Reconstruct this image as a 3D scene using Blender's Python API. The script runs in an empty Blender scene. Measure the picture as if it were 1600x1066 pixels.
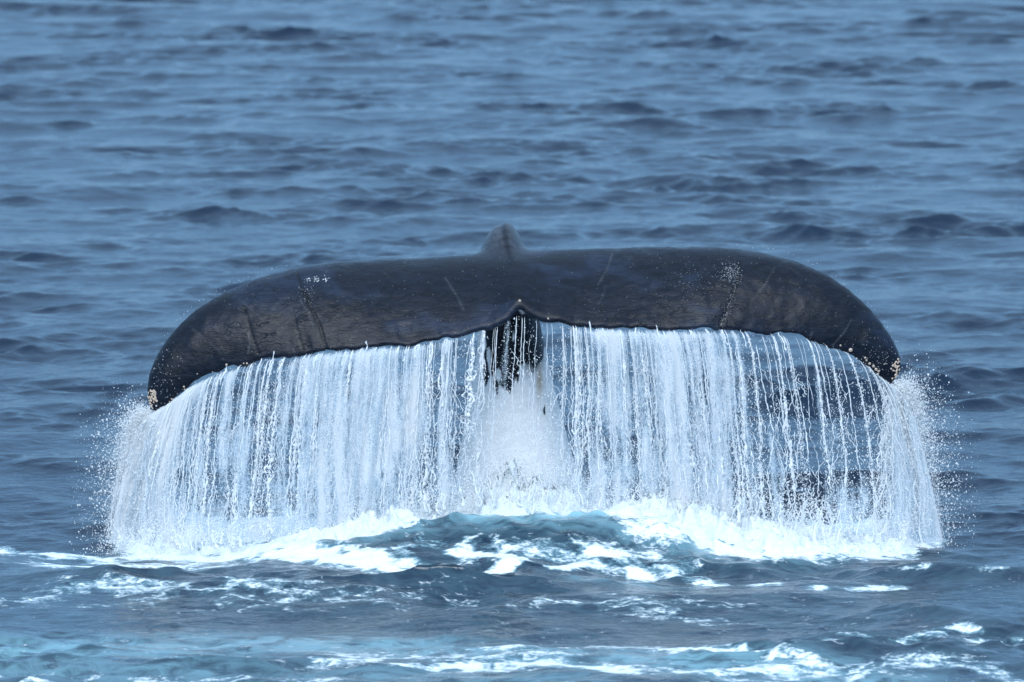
import bpy, math, random
import numpy as np
from mathutils import Vector

random.seed(7)
rng = np.random.default_rng(7)
S = bpy.context.scene
C = S.collection
R = math.radians

# ------------------------------------------------------------------ camera
cam_d = bpy.data.cameras.new('camera')
cam = bpy.data.objects.new('camera', cam_d)
C.objects.link(cam)
cam.location = (0, -35.0, 6.12)
cam.rotation_euler = (R(90 - 8.082), 0, 0)
cam_d.lens = 209.65
cam_d.sensor_width = 36
cam_d.clip_start = 1
cam_d.clip_end = 9000
cam_d.dof.use_dof = True
cam_d.dof.focus_distance = 35.2
cam_d.dof.aperture_fstop = 3.6
S.camera = cam

# ------------------------------------------------------------------ sky + sun
SUN_EL, SUN_AZ = 44, 190          # azimuth measured from +Y (behind the whale) towards +X
w = bpy.data.worlds.new('World')
S.world = w
w.use_nodes = True
nt = w.node_tree
bg = nt.nodes['Background']
sky = nt.nodes.new('ShaderNodeTexSky')
sky.sky_type = 'NISHITA'
sky.sun_disc = False
sky.sun_elevation = R(SUN_EL)
sky.sun_rotation = R(SUN_AZ)
sky.air_density = 1.0
sky.dust_density = .6
sky.ozone_density = 2.0
# thin even overcast in front of the blue sky
veil = nt.nodes.new('ShaderNodeMix'); veil.data_type = 'RGBA'
veil.inputs[0].default_value = .9
# an overcast sky is about three times brighter overhead than at the horizon
wtc = nt.nodes.new('ShaderNodeTexCoord')
wsp = nt.nodes.new('ShaderNodeSeparateXYZ'); nt.links.new(wtc.outputs['Generated'], wsp.inputs[0])
wrp = nt.nodes.new('ShaderNodeMapRange'); nt.links.new(wsp.outputs[2], wrp.inputs[0])
wrp.inputs[1].default_value = .12; wrp.inputs[2].default_value = 1.0
wmx = nt.nodes.new('ShaderNodeMix'); wmx.data_type = 'RGBA'
nt.links.new(wrp.outputs[0], wmx.inputs[0])
wmx.inputs[6].default_value = (.82, 1.88, 3.30, 1)
wmx.inputs[7].default_value = (2.9, 3.9, 5.1, 1)
nt.links.new(wmx.outputs[2], veil.inputs[7])
nt.links.new(sky.outputs[0], veil.inputs[6])
nt.links.new(veil.outputs[2], bg.inputs[0])
bg.inputs[1].default_value = 0.15
sd = bpy.data.lights.new('sun', 'SUN')
sun = bpy.data.objects.new('sun', sd)
C.objects.link(sun)
sd.energy = 1.5
sd.angle = R(32)
sd.color = (0.955, 0.985, 1.0)
dv = Vector((math.sin(R(SUN_AZ)) * math.cos(R(SUN_EL)), math.cos(R(SUN_AZ)) * math.cos(R(SUN_EL)), math.sin(R(SUN_EL))))
sun.rotation_euler = dv.to_track_quat('Z', 'Y').to_euler()
S.view_settings.view_transform = 'Standard'
S.view_settings.look = 'None'
S.view_settings.gamma = 1
S.view_settings.use_curve_mapping = False
S.view_settings.exposure = 1.0
S.cycles.transparent_max_bounces = 24
S.cycles.max_bounces = 16
S.cycles.diffuse_bounces = 12
S.cycles.transmission_bounces = 12


# ------------------------------------------------------------------ numpy helpers
def sstep(a, b, x):
    t = np.clip((x - a) / (b - a), 0, 1)
    return t * t * (3 - 2 * t)


def lin(xs, ys, x):
    return np.interp(x, xs, ys)


class Noise2:
    """periodic band-limited noise, unit variance, sampled bilinearly (metres)"""
    def __init__(self, seed, L, N, lo, hi, beta=1.5, sx=1.0, sy=1.0):
        r = np.random.default_rng(seed)
        k = np.fft.fftfreq(N, L / N)
        kx, ky = np.meshgrid(k / sx, k / sy, indexing='ij')
        kk = np.hypot(kx, ky) + 1e-9
        f = np.fft.fft2(r.standard_normal((N, N)))
        f *= kk ** (-beta) * np.exp(-(lo / kk) ** 4) * np.exp(-(kk / hi) ** 2)
        a = np.real(np.fft.ifft2(f))
        self.a = (a - a.mean()) / a.std()
        self.L, self.N = L, N

    def __call__(self, x, y):
        return bil(self.a, x, y, self.L, self.N)


def bil(a, x, y, L, N):
    u = np.mod(x / L, 1) * N
    v = np.mod(y / L, 1) * N
    i = np.floor(u).astype(int); j = np.floor(v).astype(int)
    fu = u - i; fv = v - j
    i %= N; j %= N
    i2 = (i + 1) % N; j2 = (j + 1) % N
    return a[i, j] * (1 - fu) * (1 - fv) + a[i2, j] * fu * (1 - fv) + a[i, j2] * (1 - fu) * fv + a[i2, j2] * fu * fv


def n1(seed, x, scale, octv=3):
    """smooth 1-D noise"""
    out = np.zeros_like(np.asarray(x, float)); amp = 1.0
    for o in range(octv):
        r = np.random.default_rng(seed * 31 + o)
        t = r.standard_normal(4096)
        u = np.asarray(x) * scale * 2 ** o + 1000.37 * (o + 1)
        i = np.floor(u).astype(int); f = u - i; f = f * f * (3 - 2 * f)
        out += amp * (t[i % 4096] * (1 - f) + t[(i + 1) % 4096] * f)
        amp *= .5
    return out


def mesh_np(name, V, F, mat=None, parent=None, smooth=True, attrs=None, uv=None):
    V = np.ascontiguousarray(V, np.float32); F = np.ascontiguousarray(F, np.int32)
    me = bpy.data.meshes.new(name)
    nf, k = F.shape
    me.vertices.add(len(V)); me.vertices.foreach_set('co', V.ravel())
    me.loops.add(nf * k); me.loops.foreach_set('vertex_index', F.ravel())
    me.polygons.add(nf)
    me.polygons.foreach_set('loop_start', np.arange(0, nf * k, k, dtype=np.int32))
    me.polygons.foreach_set('loop_total', np.full(nf, k, np.int32))
    me.polygons.foreach_set('use_smooth', np.full(nf, smooth, bool))
    me.update(calc_edges=True)
    for an, av in (attrs or {}).items():
        av = np.ascontiguousarray(av, np.float32)
        if av.ndim == 1:
            at = me.attributes.new(an, 'FLOAT', 'POINT'); at.data.foreach_set('value', av)
        else:
            at = me.attributes.new(an, 'FLOAT_COLOR', 'POINT'); at.data.foreach_set('color', av.ravel())
    o = bpy.data.objects.new(name, me)
    C.objects.link(o)
    if mat: me.materials.append(mat)
    if parent: o.parent = parent
    return o


def grid_faces(nx, ny):
    i = np.arange(nx - 1)[:, None] * ny + np.arange(ny - 1)[None, :]
    i = i.ravel()
    return np.stack([i, i + ny, i + ny + 1, i + 1], 1)


def tag(o, label=None, cat=None, group=None, kind=None):
    if label: o['label'] = label
    if cat: o['category'] = cat
    if group: o['group'] = group
    if kind: o['kind'] = kind
    return o


def empty(name, loc):
    o = bpy.data.objects.new(name, None); C.objects.link(o); o.location = loc
    return o


# ------------------------------------------------------------------ node helpers
def new_mat(name):
    m = bpy.data.materials.new(name); m.use_nodes = True
    t = m.node_tree; t.nodes.clear()
    return m, t


def nd(t, typ, ins=None, **kw):
    n = t.nodes.new('ShaderNode' + typ)
    for k, v in kw.items(): setattr(n, k, v)
    for k, v in (ins or {}).items():
        if isinstance(v, bpy.types.NodeSocket): t.links.new(v, n.inputs[k])
        else: n.inputs[k].default_value = v
    return n


def math_(t, op, a, b=None, c=None, clamp=False):
    n = t.nodes.new('ShaderNodeMath'); n.operation = op; n.use_clamp = clamp
    for i, v in enumerate((a, b, c)):
        if v is None: continue
        if isinstance(v, bpy.types.NodeSocket): t.links.new(v, n.inputs[i])
        else: n.inputs[i].default_value = v
    return n.outputs[0]


def smap(t, v, a, b, c=0.0, d=1.0):
    n = nd(t, 'MapRange', {0: v, 1: a, 2: b, 3: c, 4: d}, interpolation_type='SMOOTHSTEP')
    return n.outputs[0]


def attr(t, name):
    return nd(t, 'Attribute', attribute_name=name)


def mixc(t, f, a, b):
    n = t.nodes.new('ShaderNodeMix'); n.data_type = 'RGBA'
    for i, v in ((0, f), (6, a), (7, b)):
        if isinstance(v, bpy.types.NodeSocket): t.links.new(v, n.inputs[i])
        else: n.inputs[i].default_value = v
    return n.outputs[2]


def scaled(t, vec, s):
    return nd(t, 'Mapping', {'Vector': vec, 'Scale': s}).outputs[0]


# ------------------------------------------------------------------ materials
def white_water(name, rough=0.45, bump=0.0, bscale=60, trans=0.35, col=(.95, .965, .975, 1)):
    m, t = new_mat(name)
    out = nd(t, 'OutputMaterial')
    p = nd(t, 'BsdfPrincipled', {'Base Color': col, 'Roughness': rough, 'IOR': 1.33})
    tr = nd(t, 'BsdfTranslucent', {'Color': col})
    mx = nd(t, 'MixShader', {0: trans, 1: p.outputs[0], 2: tr.outputs[0]})
    if bump:
        co = nd(t, 'TexCoord')
        n = nd(t, 'TexNoise', {'Vector': co.outputs['Object'], 'Scale': bscale, 'Detail': 5.0, 'Roughness': .65})
        b = nd(t, 'Bump', {'Height': n.outputs[0], 'Strength': bump, 'Distance': .02})
        t.links.new(b.outputs[0], p.inputs['Normal'])
    t.links.new(mx.outputs[0], out.inputs[0])
    return m


M_stream = white_water('white_stream', .25, trans=.4)
M_drop = white_water('droplet', .2, trans=.5, col=(.97, .98, .985, 1))
M_foam = white_water('foam', .6, bump=.7, bscale=34, trans=.2, col=(.80, .86, .885, 1))


def sheet_mat():
    m, t = new_mat('falling_sheet')
    out = nd(t, 'OutputMaterial')
    uv = attr(t, 'flow').outputs['Vector']
    dens = attr(t, 'dens').outputs['Fac']
    # gentle sideways wander of the streaks
    wn = nd(t, 'TexNoise', {'Vector': scaled(t, uv, (6, 3.5, 1)), 'Scale': 1.0, 'Detail': 2.0})
    wv = nd(t, 'VectorMath', {0: wn.outputs['Color'], 1: (.05, .05, .0)}, operation='MULTIPLY')
    uvw = nd(t, 'VectorMath', {0: uv, 1: wv.outputs[0]}, operation='ADD').outputs[0]
    a = nd(t, 'TexNoise', {'Vector': scaled(t, uvw, (14, .8, 3)), 'Scale': 1.0, 'Detail': 3.0, 'Roughness': .6}).outputs[0]
    b = nd(t, 'TexNoise', {'Vector': scaled(t, uvw, (55, 16, 3)), 'Scale': 1.0, 'Detail': 4.0, 'Roughness': .7}).outputs[0]
    v = nd(t, 'TexVoronoi', {'Vector': scaled(t, uvw, (38, 17, 3)), 'Scale': 1.0, 'Randomness': 1.0}, feature='DISTANCE_TO_EDGE').outputs[0]
    lace = smap(t, v, 0.0, .14, 1.0, 0.0)
    g = nd(t, 'TexNoise', {'Vector': scaled(t, uvw, (190, 110, 3)), 'Scale': 1.0, 'Detail': 2.0, 'Roughness': .7}).outputs[0]
    s = math_(t, 'MULTIPLY_ADD', a, 2.0, math_(t, 'MULTIPLY', b, .75))
    s = math_(t, 'MULTIPLY_ADD', lace, .09, s)
    s = math_(t, 'MULTIPLY_ADD', g, 1.0, s)
    s = math_(t, 'ADD', s, -1.86)
    s = math_(t, 'ADD', s, math_(t, 'MULTIPLY_ADD', dens, 1.2, -.6))
    al = smap(t, s, -.18, .42, 0.0, .93)
    al = math_(t, 'MULTIPLY', al, smap(t, dens, 0.0, .12), clamp=True)
    h = smap(t, s, 0.0, .5)
    col = mixc(t, h, (.72, .84, .93, 1), (.95, .965, .975, 1))
    bp = nd(t, 'Bump', {'Height': s, 'Strength': .5, 'Distance': .02})
    p = nd(t, 'BsdfPrincipled', {'Base Color': col, 'Roughness': .3, 'IOR': 1.33, 'Normal': bp.outputs[0]})
    tl = nd(t, 'BsdfTranslucent', {'Color': col})
    mx = nd(t, 'MixShader', {0: .5, 1: p.outputs[0], 2: tl.outputs[0]})
    tp = nd(t, 'BsdfTransparent')
    fin = nd(t, 'MixShader', {0: al, 1: tp.outputs[0], 2: mx.outputs[0]})
    t.links.new(fin.outputs[0], out.inputs[0])
    return m


M_sheet = sheet_mat()


def sea_mat():
    m, t = new_mat('sea_water')
    out = nd(t, 'OutputMaterial')
    co = nd(t, 'TexCoord').outputs['Object']
    foam = attr(t, 'foam').outputs['Fac']
    aer = attr(t, 'aeration').outputs['Fac']
    # ripples too fine for the mesh
    r1 = nd(t, 'TexNoise', {'Vector': scaled(t, co, (10, 15, 1)), 'Scale': 1.0, 'Detail': 4.0, 'Roughness': .55, 'Distortion': .6}).outputs[0]
    b1 = nd(t, 'Bump', {'Height': r1, 'Strength': .5, 'Distance': .018})
    # foam lace
    wn = nd(t, 'TexNoise', {'Vector': co, 'Scale': 1.7, 'Detail': 3.0})
    wv = nd(t, 'VectorMath', {0: wn.outputs['Color'], 1: (.55, .8, 0)}, operation='MULTIPLY')
    cw = nd(t, 'VectorMath', {0: co, 1: wv.outputs[0]}, operation='ADD').outputs[0]
    n = nd(t, 'TexNoise', {'Vector': scaled(t, cw, (2.1, 3.0, 1)), 'Scale': 1.0, 'Detail': 6.0, 'Roughness': .55}).outputs[0]
    ridge = math_(t, 'SUBTRACT', 1.0, math_(t, 'MULTIPLY', math_(t, 'ABSOLUTE', math_(t, 'SUBTRACT', n, .5)), 9.0))
    n2 = nd(t, 'TexNoise', {'Vector': scaled(t, co, (9, 14, 1)), 'Scale': 1.0, 'Detail': 5.0, 'Roughness': .65}).outputs[0]
    n5 = nd(t, 'TexNoise', {'Vector': scaled(t, co, (34, 48, 1)), 'Scale': 1.0, 'Detail': 3.0, 'Roughness': .6}).outputs[0]
    q = math_(t, 'MULTIPLY_ADD', ridge, .42, math_(t, 'MULTIPLY', n2, .9))
    q = math_(t, 'ADD', q, math_(t, 'MULTIPLY', foam, 1.45))
    q = math_(t, 'MULTIPLY_ADD', n5, .55, math_(t, 'ADD', q, -.275))
    fm = smap(t, q, 1.10, 1.42)
    fm = math_(t, 'MULTIPLY', fm, smap(t, foam, .02, .12))
    n3 = nd(t, 'TexNoise', {'Vector': scaled(t, cw, (4, 8, 1)), 'Scale': 1.0, 'Detail': 6.0, 'Roughness': .65}).outputs[0]
    halo = math_(t, 'MULTIPLY', smap(t, q, .88, 1.2), .42)
    halo = math_(t, 'MULTIPLY', halo, smap(t, foam, .1, .35))
    aa = math_(t, 'MULTIPLY', aer, smap(t, n3, .34, .60, .2, 1.0), clamp=True)
    aa = math_(t, 'MAXIMUM', aa, halo)
    deep = (.0015, .014, .036, 1)
    wc = mixc(t, aa, deep, (.25, .49, .57, 1))
    p = nd(t, 'BsdfPrincipled', {'Base Color': wc, 'Roughness': .12, 'IOR': 1.333, 'Normal': b1.outputs[0]})
    b2 = nd(t, 'Bump', {'Height': n2, 'Strength': .5, 'Distance': .03})
    f = nd(t, 'BsdfPrincipled', {'Base Color': mixc(t, n5, (.60, .70, .75, 1), (.88, .915, .93, 1)), 'Roughness': .6, 'Normal': b2.outputs[0]})
    mx = nd(t, 'MixShader', {0: fm, 1: p.outputs[0], 2: f.outputs[0]})
    t.links.new(mx.outputs[0], out.inputs[0])
    return m


M_sea = sea_mat()


def skin_mat():
    m, t = new_mat('wet_skin')
    out = nd(t, 'OutputMaterial')
    co = nd(t, 'TexCoord').outputs['Object']
    vc = attr(t, 'tint').outputs['Color']
    cr = attr(t, 'crack').outputs['Fac']
    n = nd(t, 'TexNoise', {'Vector': scaled(t, co, (9, 16, 26)), 'Scale': 1.0, 'Detail': 7.0, 'Roughness': .68, 'Distortion': .8}).outputs[0]
    mot = smap(t, n, .36, .66, .72, 1.35)
    lum = nd(t, 'SeparateColor', {0: vc}).outputs[0]
    mot = math_(t, 'ADD', mot, math_(t, 'MULTIPLY', math_(t, 'SUBTRACT', 1.0, mot), smap(t, lum, .05, .4, 0.0, .8)))
    c1 = nd(t, 'VectorMath', {0: vc, 'Scale': mot}, operation='SCALE').outputs[0]
    # short creases
    wn = nd(t, 'TexNoise', {'Vector': co, 'Scale': 9.0, 'Detail': 3.0})
    wv = nd(t, 'VectorMath', {0: wn.outputs['Color'], 1: (.12, .12, .1)}, operation='MULTIPLY')
    cw = nd(t, 'VectorMath', {0: co, 1: wv.outputs[0]}, operation='ADD').outputs[0]
    v = nd(t, 'TexVoronoi', {'Vector': scaled(t, cw, (8, 14, 34)), 'Scale': 1.0}, feature='DISTANCE_TO_EDGE').outputs[0]
    msk = nd(t, 'TexNoise', {'Vector': co, 'Scale': 6.0, 'Detail': 2.0}).outputs[0]
    line = math_(t, 'MULTIPLY', smap(t, v, 0.0, .035, 1.0, 0.0), math_(t, 'MULTIPLY', smap(t, msk, .49, .58), cr))
    c2 = mixc(t, math_(t, 'MULTIPLY', line, .8), c1, (.004, .005, .008, 1))
    # pale flecks and scars
    s = nd(t, 'TexVoronoi', {'Vector': scaled(t, co, (60, 60, 60)), 'Scale': 1.0}, feature='F1')
    dot = smap(t, s.outputs['Distance'], .05, .12, 1.0, 0.0)
    pick = smap(t, nd(t, 'SeparateColor', {0: s.outputs['Color']}).outputs[0], .93, .95)
    dots = math_(t, 'MULTIPLY', dot, pick)
    c3 = mixc(t, dots, c2, (.5, .53, .55, 1))
    hn = nd(t, 'TexNoise', {'Vector': scaled(t, co, (45, 60, 110)), 'Scale': 1.0, 'Detail': 5.0, 'Roughness': .7}).outputs[0]
    hgt = math_(t, 'SUBTRACT', math_(t, 'MULTIPLY_ADD', n, .6, math_(t, 'MULTIPLY', hn, .35)), math_(t, 'MULTIPLY', line, .5))
    b = nd(t, 'Bump', {'Height': hgt, 'Strength': .5, 'Distance': .012})
    p = nd(t, 'BsdfPrincipled', {'Base Color': c3, 'Roughness': smap(t, n, .3, .7, .20, .36), 'IOR': 1.42, 'Specular IOR Level': .24, 'Normal': b.outputs[0]})
    t.links.new(p.outputs[0], out.inputs[0])
    return m


M_skin = skin_mat()


def simple(name, col, rough=.6, var=.3, scale=60, bump=.3):
    m, t = new_mat(name)
    out = nd(t, 'OutputMaterial')
    co = nd(t, 'TexCoord').outputs['Object']
    n = nd(t, 'TexNoise', {'Vector': co, 'Scale': scale, 'Detail': 4.0}).outputs[0]
    c = mixc(t, n, tuple(x * (1 - var) for x in col[:3]) + (1,), tuple(min(1, x * (1 + var)) for x in col[:3]) + (1,))
    b = nd(t, 'Bump', {'Height': n, 'Strength': bump, 'Distance': .005})
    p = nd(t, 'BsdfPrincipled', {'Base Color': c, 'Roughness': rough, 'Normal': b.outputs[0]})
    t.links.new(p.outputs[0], out.inputs[0])
    return m


M_barn = simple('barnacle_shell', (.62, .50, .40), .6, .35, 120)
M_barnd = simple('barnacle_dark', (.05, .035, .03), .6, .4, 120)

# ------------------------------------------------------------------ the sea
def ocean(seed, L, N, lo, hi, slope, wind=math.pi / 2, spread=2, beta=4.0):
    """random sea: heights and horizontal displacements on a periodic tile"""
    r = np.random.default_rng(seed)
    k = 2 * np.pi * np.fft.fftfreq(N, L / N)
    kx, ky = np.meshgrid(k, k, indexing='ij')
    kk = np.hypot(kx, ky) + 1e-9
    co = np.abs((kx * math.cos(wind) + ky * math.sin(wind)) / kk) ** spread
    amp = kk ** (-beta / 2) * (.12 + co) * np.exp(-(2 * np.pi / hi / kk) ** 4) * np.exp(-(kk * lo / (2 * np.pi)) ** 2)
    f = np.fft.fft2(r.standard_normal((N, N))) * amp
    h = np.real(np.fft.ifft2(f))
    dy = np.gradient(h, L / N, axis=1)
    s = slope / dy.std()
    dx_ = np.real(np.fft.ifft2(-1j * kx / kk * f)); dy_ = np.real(np.fft.ifft2(-1j * ky / kk * f))
    return h * s, dx_ * s, dy_ * s, L, N


OC = [ocean(3, 43.0, 1024, .25, 3.4, .056, R(100), 1),
      ocean(5, 17.3, 1024, .09, 1.7, .104, R(70), 4, 3.8),
      ocean(6, 14.1, 1024, .08, 1.2, .096, R(108), 4, 3.7),
      ocean(8, 8.9, 1024, .03, .35, .062, R(95), 1, 3.4)]
calm = Noise2(21, 60, 256, .05, .5, 1.0)
crests = Noise2(22, 37, 512, .2, 1.5, .8, sx=.45)


def waves(x, y):
    h = np.zeros_like(x); ax = np.zeros_like(x); ay = np.zeros_like(x)
    far = 1 - sstep(60, 400, np.abs(y) + np.abs(x) * .6)
    gust = np.clip(.72 + .22 * calm(x, y * 1.4) + .75 * np.clip(crests(x, y) - .1, -.55, 2), .3, 2.6)
    for i, (a, b, c, L, N) in enumerate(OC):
        g = far if i == 0 else (far * gust if i < 3 else far * (.6 + .4 * gust))
        h += bil(a, x, y, L, N) * g
        ax += bil(b, x, y, L, N) * g
        ay += bil(c, x, y, L, N) * g
    return h, ax, ay


churn_n = Noise2(31, 9, 512, .8, 9, 1.4)
nchop = Noise2(32, 7, 512, 2.5, 16, 1.1)


def mound(x, y):
    """the swell pushed up in front of the tail"""
    cx = lin([-1.7, -1.2, -.75, -.3, .1, .5, .95, 1.3, 1.8, 2.2], [0, .08, .18, .222, .23, .22, .175, .10, .03, 0], x)
    yc = -.62 - .06 * np.cos(x * 1.3)
    d = y - yc
    prof = np.where(d < 0, np.exp(-(np.abs(d) / .50) ** 1.8), np.exp(-(d / .62) ** 2))
    m = cx * prof
    # boil round the landing water
    ring = np.exp(-((x / 2.3) ** 6)) * np.exp(-((y - 0.1) / .9) ** 2)
    m += .016 * churn_n(x, y) * ring
    m += .005 * nchop(x, y) * np.exp(-(((y + .75) / .55) ** 2)) * np.exp(-((x / 1.9) ** 4))
    # a roll of water across the foreground, lower right
    m += .035 * np.exp(-((y + 3.35 + .08 * x) / .3) ** 2) * sstep(.8, 2.2, x)
    m += .07 * np.exp(-((y + 1.5 + .1 * (x - 2.5)) / .16) ** 2) * sstep(1.7, 2.4, x)
    return m


def sea_z(x, y):
    x = np.asarray(x, float); y = np.asarray(y, float)
    return waves(x, y)[0] + mound(x, y)


def seg_blob(x, y, pts, rx):
    """soft distance field round a polyline (metres)"""
    best = np.full(x.shape, 1e9)
    for (x0, y0), (x1, y1) in zip(pts[:-1], pts[1:]):
        dx, dy = x1 - x0, y1 - y0
        t = np.clip(((x - x0) * dx + (y - y0) * dy) / (dx * dx + dy * dy + 1e-9), 0, 1)
        d = np.hypot((x - x0 - t * dx), (y - y0 - t * dy))
        best = np.minimum(best, d)
    return np.exp(-(best / rx) ** 2)


def foam_fields(x, y):
    f = np.zeros_like(x)
    def add(v): np.maximum(f, v, out=f)
    add(.43 * seg_blob(x, y, [(-2.95, -.55), (-2.39, -.76), (-1.9, -.62)], .16))
    add(.54 * seg_blob(x, y, [(-2.1, -.5), (-1.5, -.7)], .25))
    add(.62 * seg_blob(x, y, [(-1.65, -.62), (-1.27, -.86), (-.95, -1.12), (-.66, -1.3)], .20))
    add(.9 * seg_blob(x, y, [(-1.6, -.55), (-.75, -.62)], .16))
    add(.36 * seg_blob(x, y, [(-2.6, -1.0), (-1.7, -1.05)], .3))
    add(.38 * seg_blob(x, y, [(-.55, -1.05), (0, -1.15), (.48, -1.2), (.9, -1.3)], .26))
    add(.58 * seg_blob(x, y, [(.28, -1.40), (.50, -1.15), (.66, -1.2), (.75, -1.45)], .10))
    add(.62 * seg_blob(x, y, [(-.35, -1.12), (.05, -1.25), (-.1, -1.5)], .09))
    add(.44 * seg_blob(x, y, [(.80, -1.36), (1.0, -1.45), (1.27, -1.72), (1.62, -1.9), (1.99, -1.88), (2.2, -1.8)], .10))
    add(.60 * seg_blob(x, y, [(.9, -.75), (1.5, -.85), (2.05, -.75)], .33))
    add(.80 * seg_blob(x, y, [(.7, -.5), (1.1, -.6), (1.6, -.65), (2.1, -.55)], .26))
    add(1.1 * seg_blob(x, y, [(-1.9, .1), (2.1, .1)], .36))
    add(.8 * seg_blob(x, y, [(-2.15, -.2), (2.32, -.2)], .22))
    add(.46 * seg_blob(x, y, [(-.95, -.58), (-.4, -.60), (.2, -.61), (.9, -.62)], .09))
    add(.28 * seg_blob(x, y, [(2.25, -1.52), (2.8, -1.58)], .07))
    add(.30 * seg_blob(x, y, [(-2.5, -1.9), (-1.3, -1.95)], .35))
    add(.25 * seg_blob(x, y, [(-2.7, -2.2), (.2, -2.3), (1.2, -2.6)], .45))
    add(.32 * seg_blob(x, y, [(-1.0, -3.9), (.2, -3.9)], .35))
    add(.45 * seg_blob(x, y, [(-.54, -4.15), (.2, -4.06), (.61, -4.2), (.98, -4.3), (1.5, -4.2)], .16))
    add(.38 * seg_blob(x, y, [(-.1, -3.6), (.6, -3.5), (1.2, -3.8), (1.9, -4.5)], .14))
    add(.33 * seg_blob(x, y, [(1.65, -3.15), (2.08, -3.28), (2.43, -3.13), (2.7, -3.5)], .13))
    add(.28 * seg_blob(x, y, [(1.2, -4.5), (2.2, -4.1), (2.7, -4.4)], .35))
    add(.30 * seg_blob(x, y, [(-2.8, -4.6), (-.8, -4.7)], .5))
    add(.15 * (sstep(-.5, -1.2, y)) * np.exp(-(x / 4) ** 4))
    # aerated, turquoise water
    a = .10 * sstep(-.2, -1.0, y) * np.exp(-(x / 5) ** 4)
    def adda(v): np.maximum(a, v, out=a)
    adda(.55 * seg_blob(x, y, [(-1.3, -.8), (-.6, -.75), (0, -.72), (.7, -.8), (1.5, -.95)], .17))
    adda(1.0 * seg_blob(x, y, [(-.95, -.62), (0, -.62), (1.3, -.66)], .17))
    adda(.65 * seg_blob(x, y, [(.8, -.8), (1.6, -.9)], .35))
    adda(.62 * seg_blob(x, y, [(-3.0, -3.6), (-1.8, -3.5), (-.86, -3.5), (-.14, -3.75), (.68, -3.95), (1.35, -4.25), (1.9, -4.6)], .42))
    adda(.42 * seg_blob(x, y, [(-3.0, -4.2), (.2, -4.5)], .4))
    adda(.35 * seg_blob(x, y, [(.4, -1.6), (1.1, -1.75)], .12))
    return f, a


def axis(parts):
    out = [parts[0][0]]
    for a, b, s0, s1 in parts:
        p = a
        while p < b:
            s = s0 + (s1 - s0) * (p - a) / (b - a)
            p += s; out.append(p)
    return np.array(out)


half = axis([(0, 3.1, .022, .022), (3.1, 8, .03, .12), (8, 30, .15, 3), (30, 400, 5, 60), (400, 3500, 150, 500)])
xs = np.concatenate([-half[:0:-1], half])
ys = np.concatenate([-axis([(5.2, 9, .04, .2), (9, 60, .3, 8), (60, 600, 10, 120)])[::-1],
                     axis([(-5.2, 1.6, .02, .02), (1.6, 10, .028, .04), (10, 46, .045, .075), (46, 110, .12, 2), (110, 500, 4, 30), (500, 4500, 60, 500)])[1:]])
X, Y = np.meshgrid(xs, ys, indexing='ij')
hz, ax_, ay_ = waves(X, Y)
Z = hz + mound(X, Y)
FO, AE = foam_fields(X, Y)
ch = -1.0
V = np.stack([X + ch * ax_, Y + ch * ay_, Z], -1).reshape(-1, 3)
sea = mesh_np('sea', V, grid_faces(len(xs), len(ys)), M_sea, attrs={'foam': FO.ravel(), 'aeration': AE.ravel()})
tag(sea, kind='structure')

# ------------------------------------------------------------------ the whale
LR = [(0.0, 1.599), (0.153, 1.622), (0.306, 1.633), (0.535, 1.649), (0.918, 1.664), (1.262, 1.66), (1.491, 1.633), (1.721, 1.568), (1.913, 1.479), (2.067, 1.363), (2.183, 1.247), (2.28, 1.112), (2.331, 1.003), (2.335, 0.926), (2.309, 0.872), (2.255, 0.841)]
TR = [(0.045, 1.409), (0.075, 1.356), (0.15, 1.322), (0.301, 1.288), (0.489, 1.269), (0.714, 1.261), (0.94, 1.253), (1.128, 1.265), (1.316, 1.257), (1.467, 1.234), (1.617, 1.227), (1.749, 1.208), (1.881, 1.162), (1.994, 1.109), (2.07, 1.052), (2.146, 0.983), (2.214, 0.938)]
LL = [(0.0, 1.599), (-0.191, 1.606), (-0.459, 1.595), (-0.765, 1.587), (-0.956, 1.575), (-1.147, 1.564), (-1.339, 1.529), (-1.53, 1.471), (-1.722, 1.39), (-1.876, 1.298), (-1.992, 1.197), (-2.077, 1.093), (-2.135, 0.996), (-2.174, 0.899), (-2.19, 0.81), (-2.176, 0.724), (-2.138, 0.674)]
TL = [(0.045, 1.409), (0.015, 1.352), (-0.038, 1.299), (-0.15, 1.261), (-0.301, 1.223), (-0.451, 1.193), (-0.602, 1.162), (-0.79, 1.155), (-0.978, 1.136), (-1.204, 1.113), (-1.392, 1.09), (-1.505, 1.071), (-1.618, 1.044), (-1.75, 0.995), (-1.845, 0.949), (-1.921, 0.892), (-2.015, 0.816), (-2.099, 0.774)]


def resample(pts, ts):
    p = np.array(pts, float)
    s = np.concatenate([[0], np.cumsum(np.hypot(*np.diff(p, axis=0).T))]); s /= s[-1]
    return np.stack([np.interp(ts, s, p[:, 0]), np.interp(ts, s, p[:, 1])], 1)


def smooth_line(a, n):
    a = a.copy()
    for _ in range(n):
        a[1:-1] = (a[:-2] + 2 * a[1:-1] + a[2:]) / 4
    return a


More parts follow.
